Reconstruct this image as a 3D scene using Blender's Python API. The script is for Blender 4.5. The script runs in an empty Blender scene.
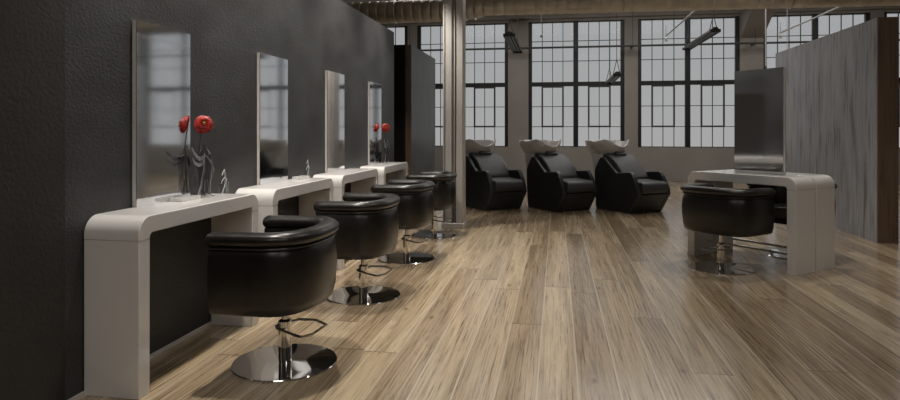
import bpy, bmesh, math, random
from mathutils import Vector, Matrix
random.seed(7)
D = bpy.data
SC = bpy.context.scene
COL = SC.collection
PI = math.pi
R = math.radians

# ------------------------------------------------------------------ materials
def mat(name, color=(.5, .5, .5), rough=.5, metal=0., spec=.5, coat=0., coat_rough=.1):
    m = D.materials.new(name); m.use_nodes = True
    b = m.node_tree.nodes['Principled BSDF']
    b.inputs['Base Color'].default_value = (*color, 1)
    b.inputs['Roughness'].default_value = rough
    b.inputs['Metallic'].default_value = metal
    b.inputs['Specular IOR Level'].default_value = spec
    b.inputs['Coat Weight'].default_value = coat
    b.inputs['Coat Roughness'].default_value = coat_rough
    return m

def N(m, kind, **kw):
    n = m.node_tree.nodes.new(kind)
    for k, v in kw.items():
        if hasattr(n, k): setattr(n, k, v)
        else: n.inputs[k].default_value = v
    return n
def L(m, a, b): m.node_tree.links.new(a, b)
def bsdf(m): return m.node_tree.nodes['Principled BSDF']

def coords(m, scale=(1, 1, 1)):
    t = N(m, 'ShaderNodeTexCoord'); mp = N(m, 'ShaderNodeMapping')
    mp.inputs['Scale'].default_value = scale
    L(m, t.outputs['Object'], mp.inputs['Vector'])
    return mp.outputs['Vector']

def ramp(m, fac, stops):
    r = N(m, 'ShaderNodeValToRGB'); e = r.color_ramp.elements
    while len(e) < len(stops): e.new(.5)
    for i, (p, c) in enumerate(stops):
        e[i].position = p; e[i].color = (*c, 1)
    L(m, fac, r.inputs['Fac']); return r.outputs['Color']

def mottled(name, c1, c2, scale=(1, 1, 1), nscale=6, rough=.5, metal=0., spec=.5, bump=0., bscale=40, detail=6, lo=.35, hi=.65, dist=.01, coat=0.):
    m = mat(name, c1, rough, metal, spec, coat)
    v = coords(m, scale)
    n = N(m, 'ShaderNodeTexNoise', Scale=nscale, Detail=detail); L(m, v, n.inputs['Vector'])
    L(m, ramp(m, n.outputs['Fac'], [(lo, c1), (hi, c2)]), bsdf(m).inputs['Base Color'])
    if bump:
        n2 = N(m, 'ShaderNodeTexNoise', Scale=bscale, Detail=5.); L(m, v, n2.inputs['Vector'])
        b = N(m, 'ShaderNodeBump', Strength=bump, Distance=dist)
        L(m, n2.outputs['Fac'], b.inputs['Height']); L(m, b.outputs['Normal'], bsdf(m).inputs['Normal'])
    return m

M = {}
M['charcoal'] = mottled('charcoal_plaster', (.022, .0215, .0215), (.038, .0385, .040), nscale=3, rough=.46, spec=.5, bump=.30, bscale=50, scale=(1, 1, 1.6), dist=.012)
M['charcoal_smooth'] = mottled('charcoal_paint', (.024, .021, .019), (.030, .027, .025), nscale=4, rough=.6, spec=.35, bump=.3, bscale=60)
M['far_wall'] = mottled('taupe_paint', (.255, .235, .215), (.29, .27, .25), nscale=1.5, rough=.6, bump=.1, bscale=30)
M['plain_wall'] = mat('shadow_grey_paint', (.12, .11, .10), .7)
M['ceiling'] = mat('ceiling_grey', (.36, .35, .34), .8)
M['black_metal'] = mottled('black_window_steel', (.010, .011, .012), (.016, .017, .018), nscale=8, rough=.45)
M['muntin'] = mat('muntin_steel', (.05, .055, .06), .5)
M['lacquer'] = mottled('white_lacquer', (.70, .68, .66), (.73, .71, .69), nscale=1.2, rough=.16, spec=.5, coat=.3)
M['frame_white'] = mat('mirror_edge_white', (.66, .62, .59), .3)
M['mirror'] = mat('mirror_silver', (.88, .89, .91), .065, 1.)
M['leather'] = mottled('black_leather', (.009, .0075, .0065), (.013, .011, .010), nscale=20, rough=.30, spec=.5, bump=.12, bscale=260, dist=.002)
M['leather_soft'] = mottled('black_vinyl', (.042, .045, .049), (.050, .053, .057), nscale=16, rough=.45, spec=.5, bump=.1, bscale=200, dist=.002)
M['shell_black'] = mottled('black_side_shell', (.026, .027, .031), (.034, .035, .039), nscale=5, rough=.3, spec=.4)
M['gap_black'] = mat('black_board', (.006, .005, .005), .6, spec=.2)
M['chrome'] = mottled('polished_chrome', (.72, .71, .70), (.77, .76, .75), nscale=3, rough=.06, metal=1.)
M['steel'] = mat('brushed_steel', (.45, .43, .40), .3, 1.)
M['duct'] = mottled('galvanised_duct', (.56, .51, .43), (.68, .62, .52), nscale=5, rough=.42, metal=.45)
M['pipe'] = mat('painted_pipe', (.05, .05, .05), .5)
M['pale_pipe'] = mat('pale_pipe_paint', (.42, .42, .42), .5)
M['column'] = mottled('cream_column_paint', (.44, .42, .39), (.50, .475, .45), nscale=3, rough=.5, bump=.15, bscale=30)
M['basin'] = mottled('basin_porcelain', (.60, .58, .56), (.63, .61, .59), nscale=2, rough=.15, coat=.2)
M['fixture'] = mottled('fixture_dark', (.010, .010, .010), (.022, .020, .018), nscale=14, rough=.5)
M['tube'] = mat('lamp_tube_glass', (.12, .12, .115), .3)
M['red'] = mottled('red_petal', (.10, .002, .002), (.50, .018, .011), nscale=45, rough=.5)
M['petal_core'] = mat('flower_centre', (.28, .24, .03), .7)
M['stem'] = mat('dry_green_stem', (.035, .045, .03), .6)
M['leaf'] = mottled('silver_dark_leaf', (.16, .16, .165), (.34, .34, .35), nscale=12, rough=.3, metal=.5)
M['paper'] = mat('white_tray', (.62, .61, .60), .35)

# smoked and clear glass
def glassy(name, tint, alpha, rough=.05):
    m = D.materials.new(name); m.use_nodes = True; nt = m.node_tree
    nt.nodes.remove(nt.nodes['Principled BSDF']); out = nt.nodes['Material Output']
    t = N(m, 'ShaderNodeBsdfTransparent'); t.inputs['Color'].default_value = (*tint, 1)
    g = N(m, 'ShaderNodeBsdfGlossy'); g.inputs['Roughness'].default_value = rough
    f = N(m, 'ShaderNodeLayerWeight'); f.inputs['Blend'].default_value = .5
    pw = N(m, 'ShaderNodeMath', operation='POWER'); pw.inputs[1].default_value = 4.; L(m, f.outputs['Facing'], pw.inputs[0])
    sc = N(m, 'ShaderNodeMath', operation='MULTIPLY_ADD'); sc.inputs[1].default_value = alpha * 2; sc.inputs[2].default_value = .006; L(m, pw.outputs[0], sc.inputs[0])
    mx = N(m, 'ShaderNodeMixShader')
    L(m, sc.outputs[0], mx.inputs['Fac']); L(m, t.outputs[0], mx.inputs[1]); L(m, g.outputs[0], mx.inputs[2])
    L(m, mx.outputs[0], out.inputs['Surface']); return m
M['pane'] = glassy('window_glass', (.98, .98, .98), .08)
M['smoke'] = glassy('smoked_glass', (.87, .865, .88), .32)
M['clear'] = glassy('clear_glass', (.96, .97, .97), .4)

# weathered, vertically streaked boards of the partitions
def streaked(name, c_dark, c_mid, c_light, rough=.5, dens=1.):
    m = mat(name, c_mid, rough)
    v = coords(m, (14 * dens, 14 * dens, .8))
    n = N(m, 'ShaderNodeTexNoise', Scale=1.6, Detail=8., Roughness=.65); L(m, v, n.inputs['Vector'])
    v2 = coords(m, (5, 5, 1.3))
    n2 = N(m, 'ShaderNodeTexNoise', Scale=1.3, Detail=6., Roughness=.6); L(m, v2, n2.inputs['Vector'])
    mx = N(m, 'ShaderNodeMath', operation='MULTIPLY_ADD'); mx.inputs[1].default_value = .55
    m2 = N(m, 'ShaderNodeMath', operation='MULTIPLY'); m2.inputs[1].default_value = .45
    L(m, n2.outputs['Fac'], m2.inputs[0]); L(m, n.outputs['Fac'], mx.inputs[0]); L(m, m2.outputs[0], mx.inputs[2])
    L(m, ramp(m, mx.outputs[0], [(.40, c_dark), (.47, c_mid), (.60, c_light)]), bsdf(m).inputs['Base Color'])
    b = N(m, 'ShaderNodeBump', Strength=.4, Distance=.01)
    L(m, mx.outputs[0], b.inputs['Height']); L(m, b.outputs['Normal'], bsdf(m).inputs['Normal'])
    return m
M['grey_board'] = streaked('weathered_grey_board', (.17, .165, .165), (.30, .305, .33), (.40, .41, .44), .4)
M['slate_board'] = streaked('slate_board', (.06, .066, .072), (.085, .094, .102), (.11, .12, .132), .36)
M['brown_board'] = streaked('brown_edge_board', (.075, .047, .030), (.115, .075, .050), (.14, .095, .065), .45, 2)

# oak plank floor
def floor_material():
    m = mat('oak_planks', (.4, .3, .2), .35, coat=.35, coat_rough=.14)
    W, LEN, X0 = .188, 2.7, .0975
    t = N(m, 'ShaderNodeTexCoord'); s = N(m, 'ShaderNodeSeparateXYZ'); L(m, t.outputs['Object'], s.inputs[0])
    def ma(op, a, b=None, c=None):
        n = N(m, 'ShaderNodeMath', operation=op)
        for i, q in enumerate((a, b, c)):
            if q is None: continue
            if isinstance(q, (int, float)): n.inputs[i].default_value = q
            else: L(m, q, n.inputs[i])
        return n.outputs[0]
    u = ma('DIVIDE', ma('SUBTRACT', s.outputs['X'], X0), W)
    row = ma('FLOOR', u); fu = ma('FRACT', u)
    wn = N(m, 'ShaderNodeTexWhiteNoise', noise_dimensions='1D'); L(m, row, wn.inputs['W'])
    vv = ma('ADD', ma('DIVIDE', s.outputs['Y'], LEN), ma('MULTIPLY', wn.outputs['Value'], 7.3))
    idx = ma('FLOOR', vv); fv = ma('FRACT', vv)
    cid = N(m, 'ShaderNodeCombineXYZ'); L(m, row, cid.inputs[0]); L(m, idx, cid.inputs[1])
    wb = N(m, 'ShaderNodeTexWhiteNoise', noise_dimensions='2D'); L(m, cid.outputs[0], wb.inputs['Vector'])
    # grain coordinates, shifted per board
    sh = ma('MULTIPLY', wb.outputs['Value'], 37.)
    def grain(sx, sy, scale, detail, distort=0., rgh=.6):
        c = N(m, 'ShaderNodeCombineXYZ')
        L(m, ma('ADD', ma('MULTIPLY', s.outputs['X'], sx), sh), c.inputs[0])
        L(m, ma('ADD', ma('MULTIPLY', s.outputs['Y'], sy), sh), c.inputs[1])
        n = N(m, 'ShaderNodeTexNoise', Scale=scale, Detail=detail, Distortion=distort, Roughness=rgh)
        L(m, c.outputs[0], n.inputs['Vector']); return n.outputs['Fac'], c.outputs[0]
    fine, _ = grain(85, 1.5, 1., 8., .12, .8)
    broad, cc = grain(11, .45, 1., 4., .5)
    wv = N(m, 'ShaderNodeTexWave', wave_type='RINGS', rings_direction='Z', Scale=1.0, Distortion=3.6, Detail=5.)
    wv.inputs['Detail Scale'].default_value = 2.4
    # each board is cut from its own part of the log: long stretched rings round a centre near the board
    c3 = N(m, 'ShaderNodeCombineXYZ')
    L(m, ma('MULTIPLY', ma('ADD', fu, ma('SUBTRACT', ma('MULTIPLY', wn.outputs['Value'], 2.), 1.)), 2.6), c3.inputs[0])
    L(m, ma('MULTIPLY', ma('SUBTRACT', fv, wb.outputs['Value']), 3.4), c3.inputs[1])
    L(m, c3.outputs[0], wv.inputs['Vector'])
    tone = ramp(m, wb.outputs['Value'], [(0., (.34, .255, .165)), (.25, (.40, .305, .20)), (.6, (.45, .35, .23)), (1., (.52, .42, .285))])
    g1 = ramp(m, fine, [(.39, (.36, .31, .27)), (.47, (.92, .91, .90)), (.62, (1.22, 1.21, 1.20))])
    g2 = ramp(m, broad, [(.36, (.76, .73, .70)), (.55, (1., 1., 1.)), (.72, (1.12, 1.12, 1.12))])
    g3 = ramp(m, wv.outputs['Fac'], [(.10, (.58, .53, .48)), (.40, (1., 1., 1.))])
    def mul(a, b, f=1.):
        n = N(m, 'ShaderNodeMix', data_type='RGBA', blend_type='MULTIPLY')
        n.inputs[0].default_value = f; L(m, a, n.inputs[6]); L(m, b, n.inputs[7]); return n.outputs[2]
    col = mul(mul(tone, g1), g2)
    mg = N(m, 'ShaderNodeMix', data_type='RGBA', blend_type='MULTIPLY'); L(m, ma('MULTIPLY', ma('SMOOTH_MIN', 1., ma('MULTIPLY', ma('POWER', wn.outputs['Value'], 2.), 1.), .1), .75), mg.inputs[0]); L(m, col, mg.inputs[6]); L(m, g3, mg.inputs[7]); col = mg.outputs[2]
    # knots
    kn = N(m, 'ShaderNodeTexVoronoi', Scale=1.); kc = N(m, 'ShaderNodeCombineXYZ')
    L(m, ma('MULTIPLY', s.outputs['X'], 4.3), kc.inputs[0]); L(m, ma('MULTIPLY', s.outputs['Y'], 1.9), kc.inputs[1])
    L(m, kc.outputs[0], kn.inputs['Vector'])
    col = mul(col, ramp(m, kn.outputs['Distance'], [(.03, (.40, .33, .27)), (.09, (1., 1., 1.))]), .8)
    # joints: thin pale filler line along, thinner across
    e = ma('MINIMUM', fu, ma('SUBTRACT', 1., fu)); ex = ma('MINIMUM', fv, ma('SUBTRACT', 1., fv))
    jl = ma('LESS_THAN', e, .019); jc = ma('LESS_THAN', ex, .0016)
    mxl = N(m, 'ShaderNodeMix', data_type='RGBA'); L(m, jl, mxl.inputs[0]); L(m, col, mxl.inputs[6]); mxl.inputs[7].default_value = (.52, .44, .335, 1)
    mxc = N(m, 'ShaderNodeMix', data_type='RGBA'); L(m, jc, mxc.inputs[0]); L(m, mxl.outputs[2], mxc.inputs[6]); mxc.inputs[7].default_value = (.16, .11, .075, 1)
    L(m, mxc.outputs[2], bsdf(m).inputs['Base Color'])
    L(m, ma('ADD', ma('MULTIPLY', broad, .16), ma('ADD', .10, ma('MULTIPLY', wb.outputs['Value'], .10))), bsdf(m).inputs['Roughness'])
    b = N(m, 'ShaderNodeBump', Strength=.12, Distance=.002)
    L(m, ma('SUBTRACT', fine, ma('MULTIPLY', jl, .3)), b.inputs['Height']); L(m, b.outputs['Normal'], bsdf(m).inputs['Normal'])
    return m
M['floor'] = floor_material()

# ------------------------------------------------------------------ helpers
def build(name, bm, m, parent=None, loc=None, rotz=0., smooth=False, bevel=0., seg=2, angle=40):
    bmesh.ops.recalc_face_normals(bm, faces=bm.faces)
    me = D.meshes.new(name); bm.to_mesh(me); bm.free()
    me.materials.append(m)
    o = D.objects.new(name, me); COL.objects.link(o)
    if parent: o.parent = parent
    if loc: o.location = loc
    if rotz: o.rotation_euler.z = rotz
    if bevel:
        md = o.modifiers.new('bevel', 'BEVEL'); md.width = bevel; md.segments = seg; md.limit_method = 'ANGLE'; md.angle_limit = R(35)
        md.harden_normals = False
    if smooth or bevel:
        for p in me.polygons: p.use_smooth = True
        me.set_sharp_from_angle(angle=R(angle))
    return o
def empty(name, loc=(0, 0, 0), rz=0.):
    o = D.objects.new(name, None); COL.objects.link(o); o.location = loc; o.rotation_euler.z = rz
    o.empty_display_size = .1; return o
def tag(o, label, cat, group=None):
    o['label'] = label; o['category'] = cat
    if group: o['group'] = group
    return o
def struct(o): o['kind'] = 'structure'; return o
def copy_tree(o, parent=None):
    c = o.copy(); COL.objects.link(c); c.parent = parent
    for ch in list(o.children): copy_tree(ch, c)
    return c
def box(bm, x0, x1, y0, y1, z0, z1):
    v = [bm.verts.new((x, y, z)) for z in (z0, z1) for y in (y0, y1) for x in (x0, x1)]
    for f in ((0, 1, 3, 2), (4, 6, 7, 5), (0, 4, 5, 1), (2, 3, 7, 6), (0, 2, 6, 4), (1, 5, 7, 3)):
        bm.faces.new([v[i] for i in f])
    return bm
def B(*a): return box(bmesh.new(), *a)
def extrude_poly(bm, pts, axis, a, b):
    """polygon pts (p, q) extruded on an axis from a to b"""
    def P(p, q, t): return {'x': (t, p, q), 'y': (p, t, q), 'z': (p, q, t)}[axis]
    v0 = [bm.verts.new(P(p, q, a)) for p, q in pts]; v1 = [bm.verts.new(P(p, q, b)) for p, q in pts]
    n = len(pts)
    bm.faces.new(v0); bm.faces.new(v1[::-1])
    for i in range(n): bm.faces.new((v0[i], v1[i], v1[(i + 1) % n], v0[(i + 1) % n]))
    return bm
def lathe(bm, prof, seg=48, center=(0, 0), cap=True, sx=1., sy=1.):
    rings = []
    for r, z in prof:
        rings.append([bm.verts.new((center[0] + sx * r * math.cos(2 * PI * i / seg), center[1] + sy * r * math.sin(2 * PI * i / seg), z)) for i in range(seg)])
    for a, b in zip(rings, rings[1:]):
        for i in range(seg): bm.faces.new((a[i], a[(i + 1) % seg], b[(i + 1) % seg], b[i]))
    if cap:
        bm.faces.new(rings[0][::-1]); bm.faces.new(rings[-1])
    return bm
def tube(bm, pts, rad, seg=10, closed=False, rads=None):
    pts = [Vector(p) for p in pts]; n = len(pts); rings = []
    for i, p in enumerate(pts):
        a = pts[(i - 1) % n] if (closed or i > 0) else p
        b = pts[(i + 1) % n] if (closed or i < n - 1) else p
        t = (b - a).normalized()
        up = Vector((0, 0, 1)) if abs(t.z) < .95 else Vector((1, 0, 0))
        s = t.cross(up).normalized(); w = s.cross(t).normalized()
        rr = rads[i] if rads else rad
        rings.append([bm.verts.new(p + (s * math.cos(2 * PI * k / seg) + w * math.sin(2 * PI * k / seg)) * rr) for k in range(seg)])
    m = n if closed else n - 1
    for i in range(m):
        a, b = rings[i], rings[(i + 1) % n]
        for k in range(seg): bm.faces.new((a[k], a[(k + 1) % seg], b[(k + 1) % seg], b[k]))
    if not closed: bm.faces.new(rings[0]); bm.faces.new(rings[-1][::-1])
    return bm

# ------------------------------------------------------------------ setting
FX0, FX1, FY0, FY1 = -6.2, 10.2, -4.5, 15.6
CZ = 4.35
struct(build('floor', B(FX0, FX1, FY0, FY1 + .3, -.05, 0), M['floor']))
struct(build('ceiling', B(FX0, FX1, FY0, FY1 + .3, CZ, CZ + .1), M['ceiling']))
struct(build('wall_back', B(FX0, FX1, FY0 - .1, FY0, -.05, CZ), M['plain_wall']))
struct(build('wall_right', B(FX1, FX1 + .1, FY0 - .1, FY1 + .3, -.05, CZ), M['far_wall']))
struct(build('wall_outer_left', B(FX0 - .1, FX0, FY0 - .1, FY1 + .3, -.05, CZ), M['plain_wall']))
# feature wall the stations stand against, 2.5 m high and free at the top
struct(build('wall_left', B(-2.33, -2.101, 2.40, 8.0, 0, 2.48), M['charcoal']))
struct(build('wall_left_near', B(-2.33, -2.091, -4.5, 2.40, 0, 2.48), M['charcoal_smooth']))
struct(build('baseboard_left', B(-2.101, -2.089, 2.42, 7.98, 0, .020), M['frame_white']))
# dark partition behind the feature wall
p = struct(empty('wall_slate_partition', (0, 0, 0)))
build('face_board', B(-2.10, -2.017, 8.64, 10.4, 0, 2.4), M['slate_board'], p)
build('end_board', B(-2.10, -2.019, 8.62, 8.64, 0, 2.4), M['brown_board'], p)
build('recess_board', B(-2.42, -2.10, 8.62, 8.70, 0, 2.4), M['gap_black'], p)
# grey partition on the right
p = struct(empty('wall_right_partition', (0, 0, 0)))
build('face_board', B(3.355, 3.552, 7.37, 10.52, 0, 2.396), M['grey_board'], p)
build('end_board', B(3.357, 3.552, 7.345, 7.37, 0, 2.396), M['brown_board'], p)
# far wall with windows
WIN = [(-6.05, -3.746), (-3.499, -1.195), (-.692, 1.596), (1.908, 4.202), (4.714, 6.983), (7.248, 9.55)]
Z0, Z1 = .80, 3.87
bm = bmesh.new()
box(bm, FX0, FX1, 15.6, 15.9, 0, Z0); box(bm, FX0, FX1, 15.6, 15.9, Z1, CZ)
xs = [FX0] + [v for w in WIN for v in w] + [FX1]
for a, b in zip(xs[0::2], xs[1::2]): box(bm, a, b, 15.6, 15.9, Z0, Z1)
struct(build('wall_far', bm, M['far_wall']))
struct(build('baseboard_far', B(FX0, FX1, 15.57, 15.6, 0, .10), M['far_wall'], bevel=.005))
YG = 15.70
for i, (a, b) in enumerate(WIN):
    w = struct(empty('window_%d' % (i + 1), ((a + b) / 2, YG, Z0)))
    cx = (a + b) / 2; hw = (b - a) / 2
    def V(x): return x - cx
    H = Z1 - Z0
    bm = bmesh.new(); t = .085
    box(bm, -hw, -hw + t, -.05, .03, 0, H); box(bm, hw - t, hw, -.05, .03, 0, H)
    box(bm, -.058, .058, -.052, .03, 0, H)
    for s in (-1, 1):
        xa, xb = (-hw + t, -.058) if s < 0 else (.058, hw - t)
        box(bm, xa, xb, -.045, .03, 1.485, 1.59)
    build('window_frame', bm, M['black_metal'], w)
    bm = bmesh.new(); q = .008
    for s in (-1, 1):
        xa, xb = (-hw + t, -.058) if s < 0 else (.058, hw - t)
        for k in (1, 2, 3):
            x = xa + (xb - xa) * k / 4
            for zz in ((0, 1.485), (1.59, H)): box(bm, x - q, x + q, -.02, .005, *zz)
        for z in (.495, .99, 2.10, 2.59): box(bm, xa, xb, -.018, .003, z - q, z + q)
        box(bm, xa, xb, -.02, .005, 0, .02); box(bm, xa, xb, -.02, .005, H - .025, H)
    build('muntins', bm, M['muntin'], w)
    for s in (-1, 1):
        xa, xb = (-hw + t, -.058) if s < 0 else (.058, hw - t)
        c0 = xa + (xb - xa) / 4; c1 = xa + (xb - xa) * 3 / 4
        bm = bmesh.new(); e = .02
        box(bm, c0 - e, c0 + e, -.04, -.0205, .48, 1.485); box(bm, c1 - e, c1 + e, -.04, -.0205, .48, 1.485)
        box(bm, c0 + e, c1 - e, -.04, -.0205, .48, .52); box(bm, c0 + e, c1 - e, -.04, -.0205, 1.45, 1.485)
        build('vent_sash', bm, M['muntin'], w)
    build('glass_pane', B(-hw + .02, hw - .02, .010, .016, .01, H - .01), M['pane'], w)
# ceiling beams on the two broad piers
for k, (a, b) in enumerate(((-1.195, -.692), (4.202, 4.714))):
    struct(build('trim_%d' % (k + 1), B(a, b, 9.0, 15.6, 3.93, CZ), M['far_wall']))
# haunch under the right-hand beam
bm = extrude_poly(bmesh.new(), [(15.6, 3.35), (15.6, 3.93), (14.6, 3.93)], 'x', 4.215, 4.70)
struct(build('trim_3', bm, M['far_wall']))
struct(build('trim_4', B(FX0, FX1, 15.50, 15.6, 3.93, 4.06), M['far_wall'], bevel=.01))

# ------------------------------------------------------------------ column
col = tag(empty('steel_column', (-1.25, 7.68, 0)), 'cream painted steel column with a thin conduit, standing behind the farthest barrel chair', 'column')
bm = bmesh.new()
box(bm, -.125, -.012, -.11, .12, .07, CZ); box(bm, .012, .125, -.11, .12, .07, CZ); box(bm, -.012, .012, -.07, .12, .07, CZ)
build('shaft', bm, M['column'], col, bevel=.012, seg=3)
build('foot_plate', B(-.14, .14, -.13, .14, 0, .07), M['column'], col, bevel=.008)
build('conduit', lathe(bmesh.new(), [(.006, .07), (.006, CZ - .02)], 12, (.03, -.117)), M['pipe'], col, smooth=True)
build('cord', lathe(bmesh.new(), [(.004, .07), (.004, CZ - .02)], 8, (-.10, -.116)), M['pipe'], col, smooth=True)

# ------------------------------------------------------------------ duct, pipes
def duct_part(name, x0, x1, y, z, r0, r1, pitch, parent, rib=.010):
    bm = bmesh.new(); prof = []; L_ = x1 - x0; x = x0
    n = max(1, round(L_ / pitch)); p_ = L_ / n
    for i in range(n):
        for f, dr in ((0, -rib), (.06, 0), (.30, rib * .5), (.55, rib * .6), (.80, rib * .4), (.94, 0)):
            t = (i + f) / n; prof.append((x0 + L_ * t, r0 + (r1 - r0) * t + dr))
    prof.append((x1, r1 - rib)); seg = 40; rings = []
    for px_, rr in prof:
        rings.append([bm.verts.new((px_, y + rr * math.cos(2 * PI * k / seg), z(px_) + rr * math.sin(2 * PI * k / seg))) for k in range(seg)])
    for a, b in zip(rings, rings[1:]):
        for k in range(seg): bm.faces.new((a[k], a[(k + 1) % seg], b[(k + 1) % seg], b[k]))
    bm.faces.new(rings[0]); bm.faces.new(rings[-1][::-1])
    return build(name, bm, M['duct'], parent, smooth=True, angle=60)
du = tag(empty('ventilation_duct', (0, 0, 0)), 'ribbed round metal ventilation duct running across the top of the room', 'duct')
zl = lambda x: 3.135
zr = lambda x: 3.175 + (x + 1.2) * -.006
duct_part('wide_section', -5.9, -1.42, 10.0, zl, .178, .178, .144, du)
duct_part('reducer', -1.42, -1.16, 10.0, lambda x: 3.155, .172, .150, .13, du, .006)
duct_part('narrow_section', -1.16, 10.0, 10.0, zr, .142, .142, .165, du, .005)
for x in (-4.5, -2.6, -1.29, 1.0, 3.4, 5.8, 8.2):
    bm = bmesh.new(); r_ = .184 if x < -1.4 else (.165 if x < -1 else .150); zc = zl(x) if x < -1.2 else zr(x)
    tube(bm, [(x, 10.0 + r_ * math.cos(a), zc + r_ * math.sin(a)) for a in [2 * PI * k / 28 for k in range(28)]], .008, 6, True)
    tube(bm, [(x, 10.0, zc + r_), (x, 10.0, CZ)], .006, 6)
    build('hanger', bm, M['steel'], du, smooth=True)

sp = tag(empty('sprinkler_pipe', (0, 0, 0)), 'long dark horizontal pipe crossing in front of all the far windows', 'pipe')
build('pipe_run', tube(bmesh.new(), [(FX0 + .05, 15.3, 3.19), (FX1 - .05, 15.3, 3.19)], .024, 12), M['pipe'], sp, smooth=True)
for a, b in zip(WIN, WIN[1:]):
    x = (a[1] + b[0]) / 2
    build('hanger_rod', lathe(bmesh.new(), [(.006, 3.2), (.006, CZ)], 8, (x, 15.3)), M['pipe'], sp)
    build('bracket', B(x - .02, x + .02, 15.3, 15.597, 3.17, 3.21), M['pipe'], sp)
def drop_pipe(x, y0, y1, z, label):
    e = tag(empty('branch_pipe', (x, y1, z)), label, 'pipe')
    build('pipe_run', tube(bmesh.new(), [(0, y0 - y1, 0), (0, 0, 0)], .016, 10), M['pale_pipe'], e, smooth=True)
    build('hanger', tube(bmesh.new(), [(0, (y0 - y1) * .3, 0), (0, (y0 - y1) * .3, CZ - z)], .005, 6), M['pipe'], e, smooth=True)
    bm = bmesh.new(); tube(bm, [(0, 0, 0), (0, -.02, -.06)], .014, 8); lathe(bm, [(.006, -.115), (.035, -.11), (.035, -.10), (.012, -.09), (.012, -.05)], 12, (0, -.02))
    tube(bm, [(0, -.01, 0), (0, -.01, .20)], .007, 6)
    build('sprinkler_head', bm, M['steel'], e, smooth=True)
# positions worked out from the view lines of the photo
drop_pipe(4.51, 10.25, 13.87, 3.20, 'pale branch pipe ending in a sprinkler head, right of the pair, near the right partition')
drop_pipe(2.18, 10.25, 13.35, 3.12, 'pale branch pipe ending in a sprinkler head, left of the pair, before the third window')
def cord(x, y, zb, label, m='pale_pipe', r=.006):
    e = tag(empty('hanging_cord', (x, y, zb)), label, 'cord')
    build('wire', tube(bmesh.new(), [(0, 0, .03), (0, 0, CZ - zb)], r, 6), M[m], e, smooth=True)
    build('weight', lathe(bmesh.new(), [(.006, 0), (.022, .01), (.022, .035), (.006, .05)], 12), M['pipe'], e, smooth=True)
cord(-.32, 13.0, 3.10, 'short pale cord with a small weight hanging before the second large window', r=.004)
cord(4.03, 13.2, 2.42, 'long pale cord hanging before the pier beside the right partition', r=.012)
cord(4.42, 13.2, 2.60, 'long thin cord hanging beside the right partition, rightmost cord')

def hang_light(x, y0, y1, z, label, w=.085):
    e = tag(empty('pendant_light', (x, y0, z)), label, 'light fixture', 'linear pendant lights below the ceiling')
    Ln = y1 - y0
    bm = bmesh.new()
    extrude_poly(bm, [(-w, 0), (-w, .02), (-.03, .09), (.03, .09), (w, .02), (w, 0), (w - .012, 0), (.025, .07), (-.025, .07), (-w + .012, 0)], 'y', 0, Ln)
    build('housing', bm, M['fixture'], e, bevel=.003)
    for s in (-1, 1):
        build('lamp_tube', tube(bmesh.new(), [(s * .03, .04, .035), (s * .03, Ln - .04, .035)], .013, 10), M['tube'], e, smooth=True)
    build('end_cap', B(-w, w, -.012, 0, -.003, .05), M['fixture'], e); build('end_cap', B(-w, w, Ln, Ln + .012, -.003, .05), M['fixture'], e)
    for yy in (.15, Ln - .15):
        bm = bmesh.new()
        for s in (-1, 1): tube(bm, [(s * .07, yy, .03), (0, yy, .33)], .007, 6)
        tube(bm, [(0, yy, .33), (0, yy, CZ - z)], .006, 6)
        build('suspension_wire', bm, M['pipe'], e, smooth=True)
hang_light(-.85, 11.4, 13.9, 2.90, 'dark linear pendant light hanging before the pier left of the shampoo chairs', .11)
hang_light(2.70, 11.5, 13.95, 2.90, 'dark linear pendant light hanging high before the third large window')
hang_light(1.12, 12.2, 14.2, 2.22, 'small dark linear pendant light hanging lowest, on long wires', .07)

# ------------------------------------------------------------------ styling consoles
def console_parts(Ln, Dp, parent, Hh=.807, T=.08, ro=.085, ri=.022, zs=.70):
    """local: x along the length 0..Ln, y depth 0..Dp"""
    def arc(cx, cz, r, a0, a1, n=10): return [(cx + r * math.cos(R(a0 + (a1 - a0) * k / n)), cz + r * math.sin(R(a0 + (a1 - a0) * k / n))) for k in range(n + 1)]
    top = [(0, zs)] + arc(ro, Hh - ro, ro, 180, 90) + arc(Ln - ro, Hh - ro, ro, 90, 0) + [(Ln, zs), (Ln - T, zs)]
    inner = arc(Ln - T - ri, Hh - T - ri, ri, 0, 90, 5)[::1] + arc(T + ri, Hh - T - ri, ri, 90, 180, 5) if Hh - T - ri > zs else []
    if not inner: inner = [(Ln - T, Hh - T), (T, Hh - T)]
    top += inner + [(T, zs)]
    g = .0012
    build('tabletop', extrude_poly(bmesh.new(), [(a, b) for a, b in top], 'y', 0, Dp), M['lacquer'], parent, bevel=.005, seg=2)
    for x0 in (0, Ln - T):
        build('side_panel', B(x0 + g, x0 + T - g, g, Dp - g, 0, zs), M['lacquer'], parent, bevel=.003)
TY0, PITCH, TL, TD = 2.516, 1.330, 1.136, .278
names = ['white waterfall console nearest the camera, holding a tall smoked vase with a red flower',
         'second white waterfall console along the dark wall, with a small clear stand on it',
         'third white waterfall console along the dark wall, bare top, between two others',
         'farthest white waterfall console along the dark wall, holding the far red flower']
first = None
for k in range(4):
    # rotate +90 deg: local x -> +Y, local y -> -X
    if first is None:
        c = empty('styling_console', (-1.823, TY0, 0), R(90)); console_parts(TL, TD - .002, c); first = c
    else:
        c = copy_tree(first); c.location = (-1.823, TY0 + PITCH * k, 0)
    tag(c, names[k], 'console table', 'white consoles along the dark wall')
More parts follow.
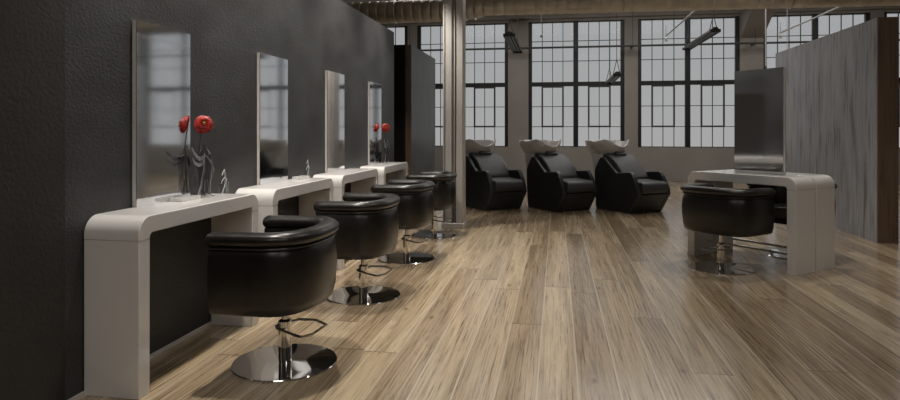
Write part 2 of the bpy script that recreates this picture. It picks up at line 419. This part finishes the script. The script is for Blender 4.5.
# island: two consoles back to back
ang = math.atan2(.756, -.654)
ux, uy = math.cos(ang), math.sin(ang)           # along the length
wx, wy = .756, .654                              # across
Bx, By = 1.932, 5.565
IL, ID, GAP = 1.06, .289, .016
c = empty('styling_console', (Bx + wx * ID, By + wy * ID, 0), ang); console_parts(IL, ID, c)
# local y = rotate(ang) of (0,1) = (-uy, ux): points away from 'across' so depth runs back to the front line
build('foot_rail', tube(bmesh.new(), [(.08, .10, .13), (IL - .08, .10, .13)], .011, 12), M['chrome'], c, smooth=True)
isl = c; tag(c, 'white waterfall console of the island, front one, with a black barrel chair tucked in', 'console table', 'white consoles of the island')
c = copy_tree(isl); c.location = (Bx + wx * (2 * ID + GAP), By + wy * (2 * ID + GAP), 0)
tag(c, 'white waterfall console of the island, rear one, behind the seam and the tall mirror', 'console table', 'white consoles of the island')

# ------------------------------------------------------------------ mirrors
def mirror_parts(e, Wd, Hm, T, two=False):
    """local: x along width, y thickness 0..T (front at y=0, looking to -y)"""
    if two:
        build('mirror_glass', B(0, Wd, 0, .004, 0, Hm), M['mirror'], e)
        build('mirror_glass', B(0, Wd, T - .004, T, 0, Hm), M['mirror'], e)
        build('edge_panel', B(0, Wd, .004, T - .004, 0, Hm), M['frame_white'], e)
    else:
        build('mirror_glass', B(0, Wd, 0, .004, 0, Hm), M['mirror'], e)
        build('edge_panel', B(0, Wd, .004, T, 0, Hm), M['frame_white'], e)
mn = ['tall frameless wall mirror nearest the camera, beside the large red flower',
      'tall wall mirror standing on the second console from the camera',
      'tall wall mirror standing on the third console from the camera',
      'farthest tall wall mirror, beside the small far red flower']
first = None
for k in range(4):
    if first is None:
        e = empty('wall_mirror', (-2.075, 2.847, .808), R(90)); mirror_parts(e, .468, .938, .024); first = e
    else:
        e = copy_tree(first); e.location = (-2.075, 2.847 + PITCH * k, .808)
    tag(e, mn[k], 'mirror', 'tall mirrors on the dark wall')
# island mirror stands over the seam
t0 = .276
e = empty('standing_mirror', (Bx + wx * (ID + GAP / 2 + .018) + ux * t0, By + wy * (ID + GAP / 2 + .018) + uy * t0, .808), ang)
mirror_parts(e, .475, .945, .036, True)
tag(e, 'tall standing mirror on top of the white island, facing the front barrel chair', 'mirror')

# ------------------------------------------------------------------ barrel chairs
def make_chair():
    e = empty('barrel_chair')
    hw, yf, yb = .325, .235, -.225
    path = []
    yc = -.02
    for k in range(7): path.append((hw, yf + (yc - yf) * k / 7))
    n = 30; p = 2.35
    for k in range(n + 1):
        a = -PI * k / n
        ca, sa = math.cos(a), math.sin(a)
        x = hw * math.copysign(abs(ca) ** (2 / p), ca); y = yc + (yc - yb) * math.copysign(abs(sa) ** (2 / p), sa)
        path.append((x, y))
    for k in range(6, -1, -1): path.append((-hw, yf + (yc - yf) * k / 7))
    P = [Vector((x, y)) for x, y in path]; m = len(P)
    nor = []
    for i in range(m):
        t = (P[min(i + 1, m - 1)] - P[max(i - 1, 0)]).normalized(); nor.append(Vector((-t.y, t.x)) * 1)
    # outward check
    if nor[0].x < 0: nor = [-q for q in nor]
    def rise(v): return .004 * max(0., min(1., (yf - v.y) / (yf - yb)))
    sec = [(-.055, .352), (-.03, .340), (-.008, .352), (.004, .40), (.012, .48), (.013, .55), (.006, .62), (-.006, .655), (-.02, .668), (-.075, .668), (-.085, .60), (-.085, .42)]
    bm = bmesh.new(); rings = []
    for i in range(m):
        r = rise(P[i]); ring = []
        for off, z in sec:
            q = P[i] + nor[i] * off; ring.append(bm.verts.new((q.x, q.y, z + r * (z - .34) / .33)))
        rings.append(ring)
    ns = len(sec)
    for a, b in zip(rings, rings[1:]):
        for k in range(ns): bm.faces.new((a[k], a[(k + 1) % ns], b[(k + 1) % ns], b[k]))
    bm.faces.new(rings[0]); bm.faces.new(rings[-1][::-1])
    build('barrel_back', bm, M['leather'], e, smooth=True, angle=50, bevel=.0)
    # padded roll along the top
    bm = bmesh.new(); seg = 16; rings = []
    for i in range(m):
        r = rise(P[i]); c2 = P[i] + nor[i] * -.030
        ring = []
        for k in range(seg):
            a = 2 * PI * k / seg; q = c2 + nor[i] * (.056 * math.cos(a)); ring.append(bm.verts.new((q.x, q.y, .698 + r + .036 * math.sin(a))))
        rings.append(ring)
    for a, b in zip(rings, rings[1:]):
        for k in range(seg): bm.faces.new((a[k], a[(k + 1) % seg], b[(k + 1) % seg], b[k]))
    for ring, sgn in ((rings[0], 1), (rings[-1], 1)):
        c3 = sum((v.co for v in ring), Vector()) / seg
        prev = ring
        for s_, dy in ((.8, .012), (.45, .02)):
            new = [bm.verts.new((c3.x + (v.co.x - c3.x) * s_, c3.y + dy, c3.z + (v.co.z - c3.z) * s_)) for v in ring]
            for k in range(seg): bm.faces.new((prev[k], prev[(k + 1) % seg], new[(k + 1) % seg], new[k]))
            prev = new
        bm.faces.new(prev)
    rl = build('top_roll', bm, M['leather'], e, smooth=True, angle=80)
    # piping under the roll
    bm = bmesh.new(); tube(bm, [(*(P[i] + nor[i] * .004), .660 + rise(P[i])) for i in range(m)], .006, 8)
    build('piping', bm, M['leather'], rl, smooth=True)
    # seat cushion inside the barrel
    bm = bmesh.new(); pts = []
    for i in range(m): q = P[i] - nor[i] * .088; pts.append((q.x, q.y))
    pts = [(hw - .088, yf + .01)] + pts[1:-1] + [(-hw + .088, yf + .01)]
    extrude_poly(bm, pts, 'z', .385, .495)
    build('seat_cushion', bm, M['leather'], e, bevel=.02, seg=4)
    bm = bmesh.new(); pts = [(q.x, q.y) for q in [P[i] - nor[i] * .045 for i in range(m)]]
    extrude_poly(bm, pts, 'z', .338, .384)
    build('seat_pan', bm, M['gap_black'], e, bevel=.008)
    for o in list(e.children): o.location.z = -.022
    # chrome pump column
    build('post', lathe(bmesh.new(), [(.034, .012), (.034, .215), (.029, .222), (.018, .224), (.018, .325), (.06, .330), (.06, .338)], 32), M['chrome'], e, smooth=True, angle=30)
    build('base_disc', lathe(bmesh.new(), [(.262, 0), (.265, .004), (.262, .008), (.20, .011), (.06, .016), (.034, .020)], 72), M['chrome'], e, smooth=True, angle=50)
    lp = [(0.0, .05, .185), (.03, .03, .187), (.11, -.03, .19), (.115, -.12, .19), (.06, -.20, .185), (-.07, -.175, .175), (-.105, -.13, .17), (-.03, .03, .18)]
    bm = bmesh.new(); tube(bm, lp, .0065, 8, True); tube(bm, [(0, .05, .185), (0, 0, .19)], .006, 8)
    build('foot_lever', bm, M['steel'], e, smooth=True)
    return e
ch = make_chair()
cl = ['black leather barrel chair nearest the camera on a round chrome base', 'second black barrel chair from the camera along the dark wall',
      'third black barrel chair from the camera along the dark wall', 'farthest black barrel chair along the wall, in front of the cream column']
for k in range(4):
    c = ch if k == 0 else copy_tree(ch)
    c.location = (-1.38, 3.055 + (PITCH + .005) * k, 0); c.rotation_euler.z = R(90)
    tag(c, cl[k], 'salon chair', 'black barrel chairs at the wall consoles')
cxm, cym = Bx + ux * .505, By + uy * .505
for s, lab in ((0, 'black barrel chair tucked in at the front of the white island'), (1, 'black barrel chair behind the white island, mostly hidden by it')):
    c = copy_tree(ch)
    d = -.262 if s == 0 else 2 * ID + GAP + .262
    c.location = (cxm + wx * d, cym + wy * d, 0); c.rotation_euler.z = math.atan2(wy, wx) - PI / 2 + (PI if s else 0)
    tag(c, lab, 'salon chair', 'black barrel chairs at the white island')

# ------------------------------------------------------------------ shampoo chairs
def make_backwash():
    """local: x forward, y to the chair's left (so near side is -y ... mirrored below); origin at floor, middle"""
    e = empty('shampoo_chair'); HW = .32
    side = [(-.71, 0), (0, 0), (.18, .28), (.165, .36), (.09, .50), (.045, .575), (0, .60), (-.13, .588), (-.275, .575), (-.36, .64), (-.56, .80), (-.62, .79), (-.66, .74), (-.72, .65), (-.75, .58), (-.745, .3)]
    for s in (-1, 1):
        a, b = (-HW, -HW + .075) if s < 0 else (HW - .075, HW)
        build('side_shell', extrude_poly(bmesh.new(), side, 'y', a, b), M['shell_black'], e, bevel=.014, seg=3)
    iw = HW - .076
    # reclined backrest, gently curved
    bk = [(-.60, .30), (-.17, .30), (-.165, .50), (-.20, .545), (-.27, .62), (-.36, .715), (-.46, .79), (-.55, .845), (-.60, .855), (-.645, .835), (-.66, .78)]
    build('backrest', extrude_poly(bmesh.new(), bk, 'y', -iw, iw), M['leather_soft'], e, bevel=.028, seg=4)
    # seat cushion
    st = [(-.18, .31), (.165, .285), (.185, .30), (.215, .35), (.20, .425), (.165, .458), (-.18, .478)]
    build('seat_cushion', extrude_poly(bmesh.new(), st, 'y', -iw, iw), M['leather_soft'], e, bevel=.022, seg=4)
    pl = [(-.70, 0), (-.001, .0), (.178, .279), (-.16, .30), (-.60, .30), (-.70, .30)]
    build('plinth', extrude_poly(bmesh.new(), pl, 'y', -iw, iw), M['shell_black'], e, bevel=.006)
    # white back pedestal that carries the basin
    pd = [(-.82, 0), (-.712, 0), (-.748, .3), (-.753, .58), (-.70, .70), (-.66, .76), (-.70, .83), (-.92, .86), (-.90, .74), (-.86, .58), (-.835, .30)]
    build('pedestal', extrude_poly(bmesh.new(), pd, 'y', -.25, .25), M['basin'], e, bevel=.03, seg=4)
    # basin: flared bowl with a neck dip at the front
    bm = bmesh.new(); seg = 56
    prof_o = [(.34, .66), (.55, .70), (.72, .76), (.86, .85), (.95, .93), (1.0, 1.0)]
    prof_i = [(.93, 1.0), (.84, .94), (.68, .86), (.45, .80), (.1, .785)]
    cx0, A, Bq = -.84, .335, .315
    def pt(f, z, a, edge):
        ca, sa = math.cos(a), math.sin(a)
        dip = .075 * math.exp(-((math.atan2(sa, ca)) / .42) ** 2)
        horn = .03 * (math.exp(-((abs(math.atan2(sa, ca)) - .85) / .30) ** 2))
        w = max(0., (z - .80) / .20)
        rx = A * (1.06 if ca > 0 else 1.)
        zz = .775 + (z - .72) / .28 * .245 + (horn - dip + (.012 if ca < 0 else 0)) * w
        return (cx0 + (1 - f) * .05 + rx * f * math.copysign(abs(ca) ** .9, ca), Bq * f * math.copysign(abs(sa) ** .9, sa), zz)
    rings = [[bm.verts.new(pt(f, z, 2 * PI * k / seg, 0)) for k in range(seg)] for f, z in prof_o + [(.965, 1.012)] + prof_i]
    for a, b in zip(rings, rings[1:]):
        for k in range(seg): bm.faces.new((a[k], a[(k + 1) % seg], b[(k + 1) % seg], b[k]))
    bm.faces.new(rings[0]); bm.faces.new(rings[-1])
    bs = build('basin', bm, M['basin'], e, smooth=True, angle=70)
    build('neck_pad', extrude_poly(bmesh.new(), [(-.63, .855), (-.50, .80), (-.49, .84), (-.53, .875), (-.60, .90), (-.64, .89)], 'y', -.10, .10), M['leather_soft'], e, bevel=.012, seg=3)
    bm = bmesh.new(); tube(bm, [(-1.02, 0, .92), (-1.03, 0, 1.0), (-1.0, 0, 1.04), (-.93, 0, 1.03)], .012, 10)
    build('tap', bm, M['chrome'], bs, smooth=True)
    return e
PH = R(37)
fx, fy = math.sin(PH), -math.cos(PH)
rxx, ryy = math.cos(PH), math.sin(PH)
bw = make_backwash()
sl = ['black shampoo chair with white basin, leftmost of three, beside the cream column', 'black shampoo chair with white basin, middle one of the row of three', 'black shampoo chair with white basin, rightmost of the row of three']
for k in range(3):
    c = bw if k == 0 else copy_tree(bw)
    q = (1.0176 - 1.04 * (2 - k), 9.335)
    c.location = (q[0] + rxx * .32, q[1] + ryy * .32, 0); c.rotation_euler.z = math.atan2(fy, fx)
    tag(c, sl[k], 'shampoo chair', 'shampoo chairs in a row before the windows')

# ------------------------------------------------------------------ vases and flowers
def ribbon(bm, pts, widths, up=Vector((0, 0, 1)), th=.0015):
    pts = [Vector(p) for p in pts]; prev = None; n = len(pts)
    for i, p in enumerate(pts):
        t = (pts[min(i + 1, n - 1)] - pts[max(i - 1, 0)]).normalized(); s = t.cross(Vector((1, 0, .3)))
        s = s.normalized() if s.length > 1e-4 else Vector((0, 1, 0)); nn = s.cross(t).normalized() * th
        w = widths[i]
        cur = [bm.verts.new(p + s * w + nn), bm.verts.new(p - s * w + nn), bm.verts.new(p - s * w - nn), bm.verts.new(p + s * w - nn)]
        if prev:
            for k in range(4): bm.faces.new((prev[k], prev[(k + 1) % 4], cur[(k + 1) % 4], cur[k]))
        else: bm.faces.new(cur)
        prev = cur
    bm.faces.new(prev[::-1])
def make_vase():
    e = empty('glass_vase')
    o = [(.030, .012), (.040, .014), (.046, .06), (.055, .14), (.064, .20), (.062, .235), (.045, .262), (.020, .280), (.016, .30)]
    i = [(r - .003, z) for r, z in o[::-1]]
    i[-1] = (.037, .019)
    bm = lathe(bmesh.new(), o + i[:-1] + [(.02, .022)], 40, sx=.55, sy=1.05)
    build('vase_body', bm, M['smoke'], e, smooth=True, angle=60)
    bm = bmesh.new()
    for a in (20, 140, 260):
        c_, s_ = math.cos(R(a)), math.sin(R(a))
        tube(bm, [(c_ * .012, s_ * .02, .10), (c_ * .018, s_ * .03, .05), (c_ * .022, s_ * .045, .018), (c_ * .035, s_ * .07, .004), (c_ * .045, s_ * .085, .006)], .004, 8, rads=[.003, .004, .005, .004, .002])
    build('foot', bm, M['leaf'], e, smooth=True)
    bm = bmesh.new()
    ribbon(bm, [(0, 0, .245), (.008, -.04, .225), (.015, -.09, .225), (.02, -.14, .255), (.022, -.17, .29)], [.004, .010, .014, .011, .002])
    ribbon(bm, [(0, 0, .24), (.01, -.04, .20), (.015, -.09, .19), (.02, -.14, .205), (.02, -.16, .235)], [.004, .011, .013, .009, .002])
    ribbon(bm, [(.0, -.005, .25), (.012, -.03, .15), (.01, -.06, .06), (.0, -.085, .0)], [.003, .008, .005, .002])
    ribbon(bm, [(.0, .01, .24), (.012, .045, .20), (.012, .075, .15), (.0, .06, .08)], [.003, .010, .008, .002])
    build('metal_leaf', bm, M['leaf'], e)
    return e
def make_flower():
    e = empty('gerbera_flower')
    hd = Vector((.012, 0, .428))
    bm = bmesh.new(); tube(bm, [(0, .0, .03), (0, -.012, .12), (-.002, -.022, .22), (0, -.022, .30), (.0, -.006, .38), (-.004, 0, .425)], .0032, 8)
    build('stem', bm, M['stem'], e, smooth=True)
    # head axis: towards the room and the camera
    ax = Vector((.62, -.72, .30)).normalized(); s = ax.cross(Vector((0, 0, 1))).normalized(); u = s.cross(ax)
    bm = bmesh.new()
    for ring, (n, ln, lift, off) in enumerate(((16, .056, -.004, 0), (16, .054, .010, .5), (14, .044, .020, .2), (11, .032, .028, .5), (8, .021, .033, .1))):
        for k in range(n):
            a = 2 * PI * (k + off) / n + random.uniform(-.05, .05); d = s * math.cos(a) + u * math.sin(a); w = d.cross(ax)
            L1 = ln * random.uniform(.93, 1.05); prev = None
            for f, wd, h in ((.12, .003, .2), (.4, .0075, .7), (.75, .0115, 1.), (.93, .0095, .75), (1.0, .005, .5)):
                cpt = hd + d * (L1 * f) + ax * (lift * h)
                cur = [bm.verts.new(cpt + w * wd + ax * .001), bm.verts.new(cpt + ax * .0025), bm.verts.new(cpt - w * wd + ax * .001), bm.verts.new(cpt - ax * .0012)]
                if prev:
                    for q in range(4): bm.faces.new((prev[q], prev[(q + 1) % 4], cur[(q + 1) % 4], cur[q]))
                else: bm.faces.new(cur)
                prev = cur
            bm.faces.new(prev[::-1])
    build('petals', bm, M['red'], e, smooth=True)
    bm = bmesh.new(); bmesh.ops.create_icosphere(bm, subdivisions=2, radius=.009)
    mt = Matrix.Translation(hd + ax * .026)
    bmesh.ops.transform(bm, matrix=mt, verts=bm.verts)
    build('flower_centre', bm, M['petal_core'], e, smooth=True)
    return e
vz = make_vase(); fl = make_flower()
for k, (y, vl, fl_) in enumerate(((3.368, 'smoked glass vase with curling metal leaves beside the nearest mirror', 'large red gerbera flower in the nearest smoked vase'),
                                  (7.30, 'smoked glass vase beside the farthest wall mirror', 'small red gerbera flower in the farthest smoked vase'))):
    v = vz if k == 0 else copy_tree(vz); f = fl if k == 0 else copy_tree(fl)
    v.location = (-2.015, y, .808); f.location = (-2.03, y - .012, .80)
    tag(v, vl, 'vase', 'smoked vases on the consoles'); tag(f, fl_, 'flower', 'red gerberas in the vases')
def make_stand():
    e = empty('tool_stand')
    bm = bmesh.new()
    tube(bm, [(0, -.015, .0), (0, .015, .05), (.0, .02, .10), (0, .008, .145)], .0028, 8)
    tube(bm, [(0, .03, .0), (0, .028, .04), (0, .036, .09)], .0026, 8)
    tube(bm, [(0, .02, .10), (0, -.02, .075), (0, -.028, .06)], .0026, 8)
    tube(bm, [(0, .008, .145), (0, -.02, .11)], .0026, 8)
    build('bent_rods', bm, M['pale_pipe'], e, smooth=True)
    g = lathe(bmesh.new(), [(.020, .0), (.026, .003), (.030, .075), (.0285, .075), (.0245, .005), (.01, .004)], 28)
    build('glass_cup', g, M['clear'], e, smooth=True, angle=50)
    return e
sd = make_stand()
tr = empty('shallow_tray')
bm = bmesh.new(); box(bm, -.035, .035, -.09, .09, 0, .004)
box(bm, -.035, -.031, -.09, .09, .004, .018); box(bm, .031, .035, -.09, .09, .004, .018); box(bm, -.031, .031, -.09, -.086, .004, .018); box(bm, -.031, .031, .086, .09, .004, .018)
build('tray_body', bm, M['paper'], tr)
for k, (y, a, b) in enumerate(((3.603, 'small clear cup with thin pale bent rods on the nearest console', 'narrow white tray beside the cup on the nearest console'),
                            (4.93, 'small clear cup with thin pale bent rods on the second console', 'narrow white tray beside the cup on the second console'))):
    s_ = sd if k == 0 else copy_tree(sd); t_ = tr if k == 0 else copy_tree(tr)
    s_.location = (-2.03, y, .808); t_.location = (-2.03, y - .135, .808)
    if k == 0: t_.location.y = 3.20
    tag(s_, a, 'tool stand', 'clear cups on the consoles'); tag(t_, b if k else 'narrow white tray before the nearest wall mirror', 'tray', 'white trays on the consoles')

# ------------------------------------------------------------------ light
w = D.worlds.new('sky'); SC.world = w; w.use_nodes = True; nt = w.node_tree
bg = nt.nodes['Background']
tc = nt.nodes.new('ShaderNodeTexCoord'); sx = nt.nodes.new('ShaderNodeSeparateXYZ'); nt.links.new(tc.outputs['Generated'], sx.inputs[0])
rp = nt.nodes.new('ShaderNodeValToRGB'); nt.links.new(sx.outputs['Z'], rp.inputs['Fac'])
rp.color_ramp.elements[0].position = .0; rp.color_ramp.elements[0].color = (.40, .40, .40, 1)
rp.color_ramp.elements[1].position = .25; rp.color_ramp.elements[1].color = (.355, .372, .385, 1)
nt.links.new(rp.outputs['Color'], bg.inputs['Color']); bg.inputs['Strength'].default_value = 1.0

def area(name, loc, sx_, sy_, power, color, rot=(0, 0, 0), spread=180):
    l = D.lights.new(name, 'AREA'); l.shape = 'RECTANGLE'; l.size = sx_; l.size_y = sy_; l.energy = power; l.color = color; l.spread = R(spread)
    o = D.objects.new(name, l); COL.objects.link(o); o.location = loc; o.rotation_euler = rot; return o
def spot(name, loc, power, color, size=70, blend=.6, rad=.08, rot=(0, 0, 0)):
    l = D.lights.new(name, 'SPOT'); l.energy = power; l.color = color; l.spot_size = R(size); l.spot_blend = blend; l.shadow_soft_size = rad
    o = D.objects.new(name, l); COL.objects.link(o); o.location = loc; o.rotation_euler = rot; return o
WARM = (1., .94, .86)
for i, (a, b) in enumerate(WIN):
    q = area('window_daylight', ((a + b) / 2, 15.95, (Z0 + Z1) / 2), b - a, Z1 - Z0, 10, (1, 1, 1), (R(-90), 0, 0)); q.data.cycles.is_portal = True
for k in range(4):
    spot('station_spot', (-1.62, 3.15 + PITCH * k, 3.3), 200, WARM, 84, .7, .05)
spot('island_spot', (1.9, 6.4, 3.6), 110, WARM, 85, .8, .06)
for x, y in ((.2, 2.2), (3.0, 2.4), (1.2, 4.4), (4.2, 5.2), (1.0, 7.2), (2.6, 8.9)):
    spot('floor_fill_spot', (x, y, 4.1), 47, WARM, 110, 1., .12)  # unseen fill spots, added to brighten the open floor evenly
for x, y, pw_, sz in ((-.6, -1.4, 46, 2.2), (3.2, -1.4, 52, 2.2), (-1.5, 12.3, 78, 3.2), (2.0, 12.3, 78, 3.2), (5.5, 12.3, 70, 3.2), (1.5, 4.5, 16, 2.2)):
    area('fill_panel', (x, y, 4.3), sz, sz, pw_, (1., .97, .93))  # added soft fill out of view: lifts front faces, far wall and ambient level
# ------------------------------------------------------------------ camera
cam = D.cameras.new('camera'); co = D.objects.new('camera', cam); COL.objects.link(co)
co.location = (0, 0, 1.19); co.rotation_euler = (R(90), 0, R(9.64))
cam.sensor_width = 36; cam.lens = 36 * 630 / 900
cam.shift_y = -69 / 900
cam.clip_start = .05; cam.clip_end = 100
SC.camera = co
SC.view_settings.view_transform = 'Standard'; SC.view_settings.look = 'None'
SC.view_settings.gamma = 1; SC.view_settings.exposure = 0
SC.view_settings.use_curve_mapping = False
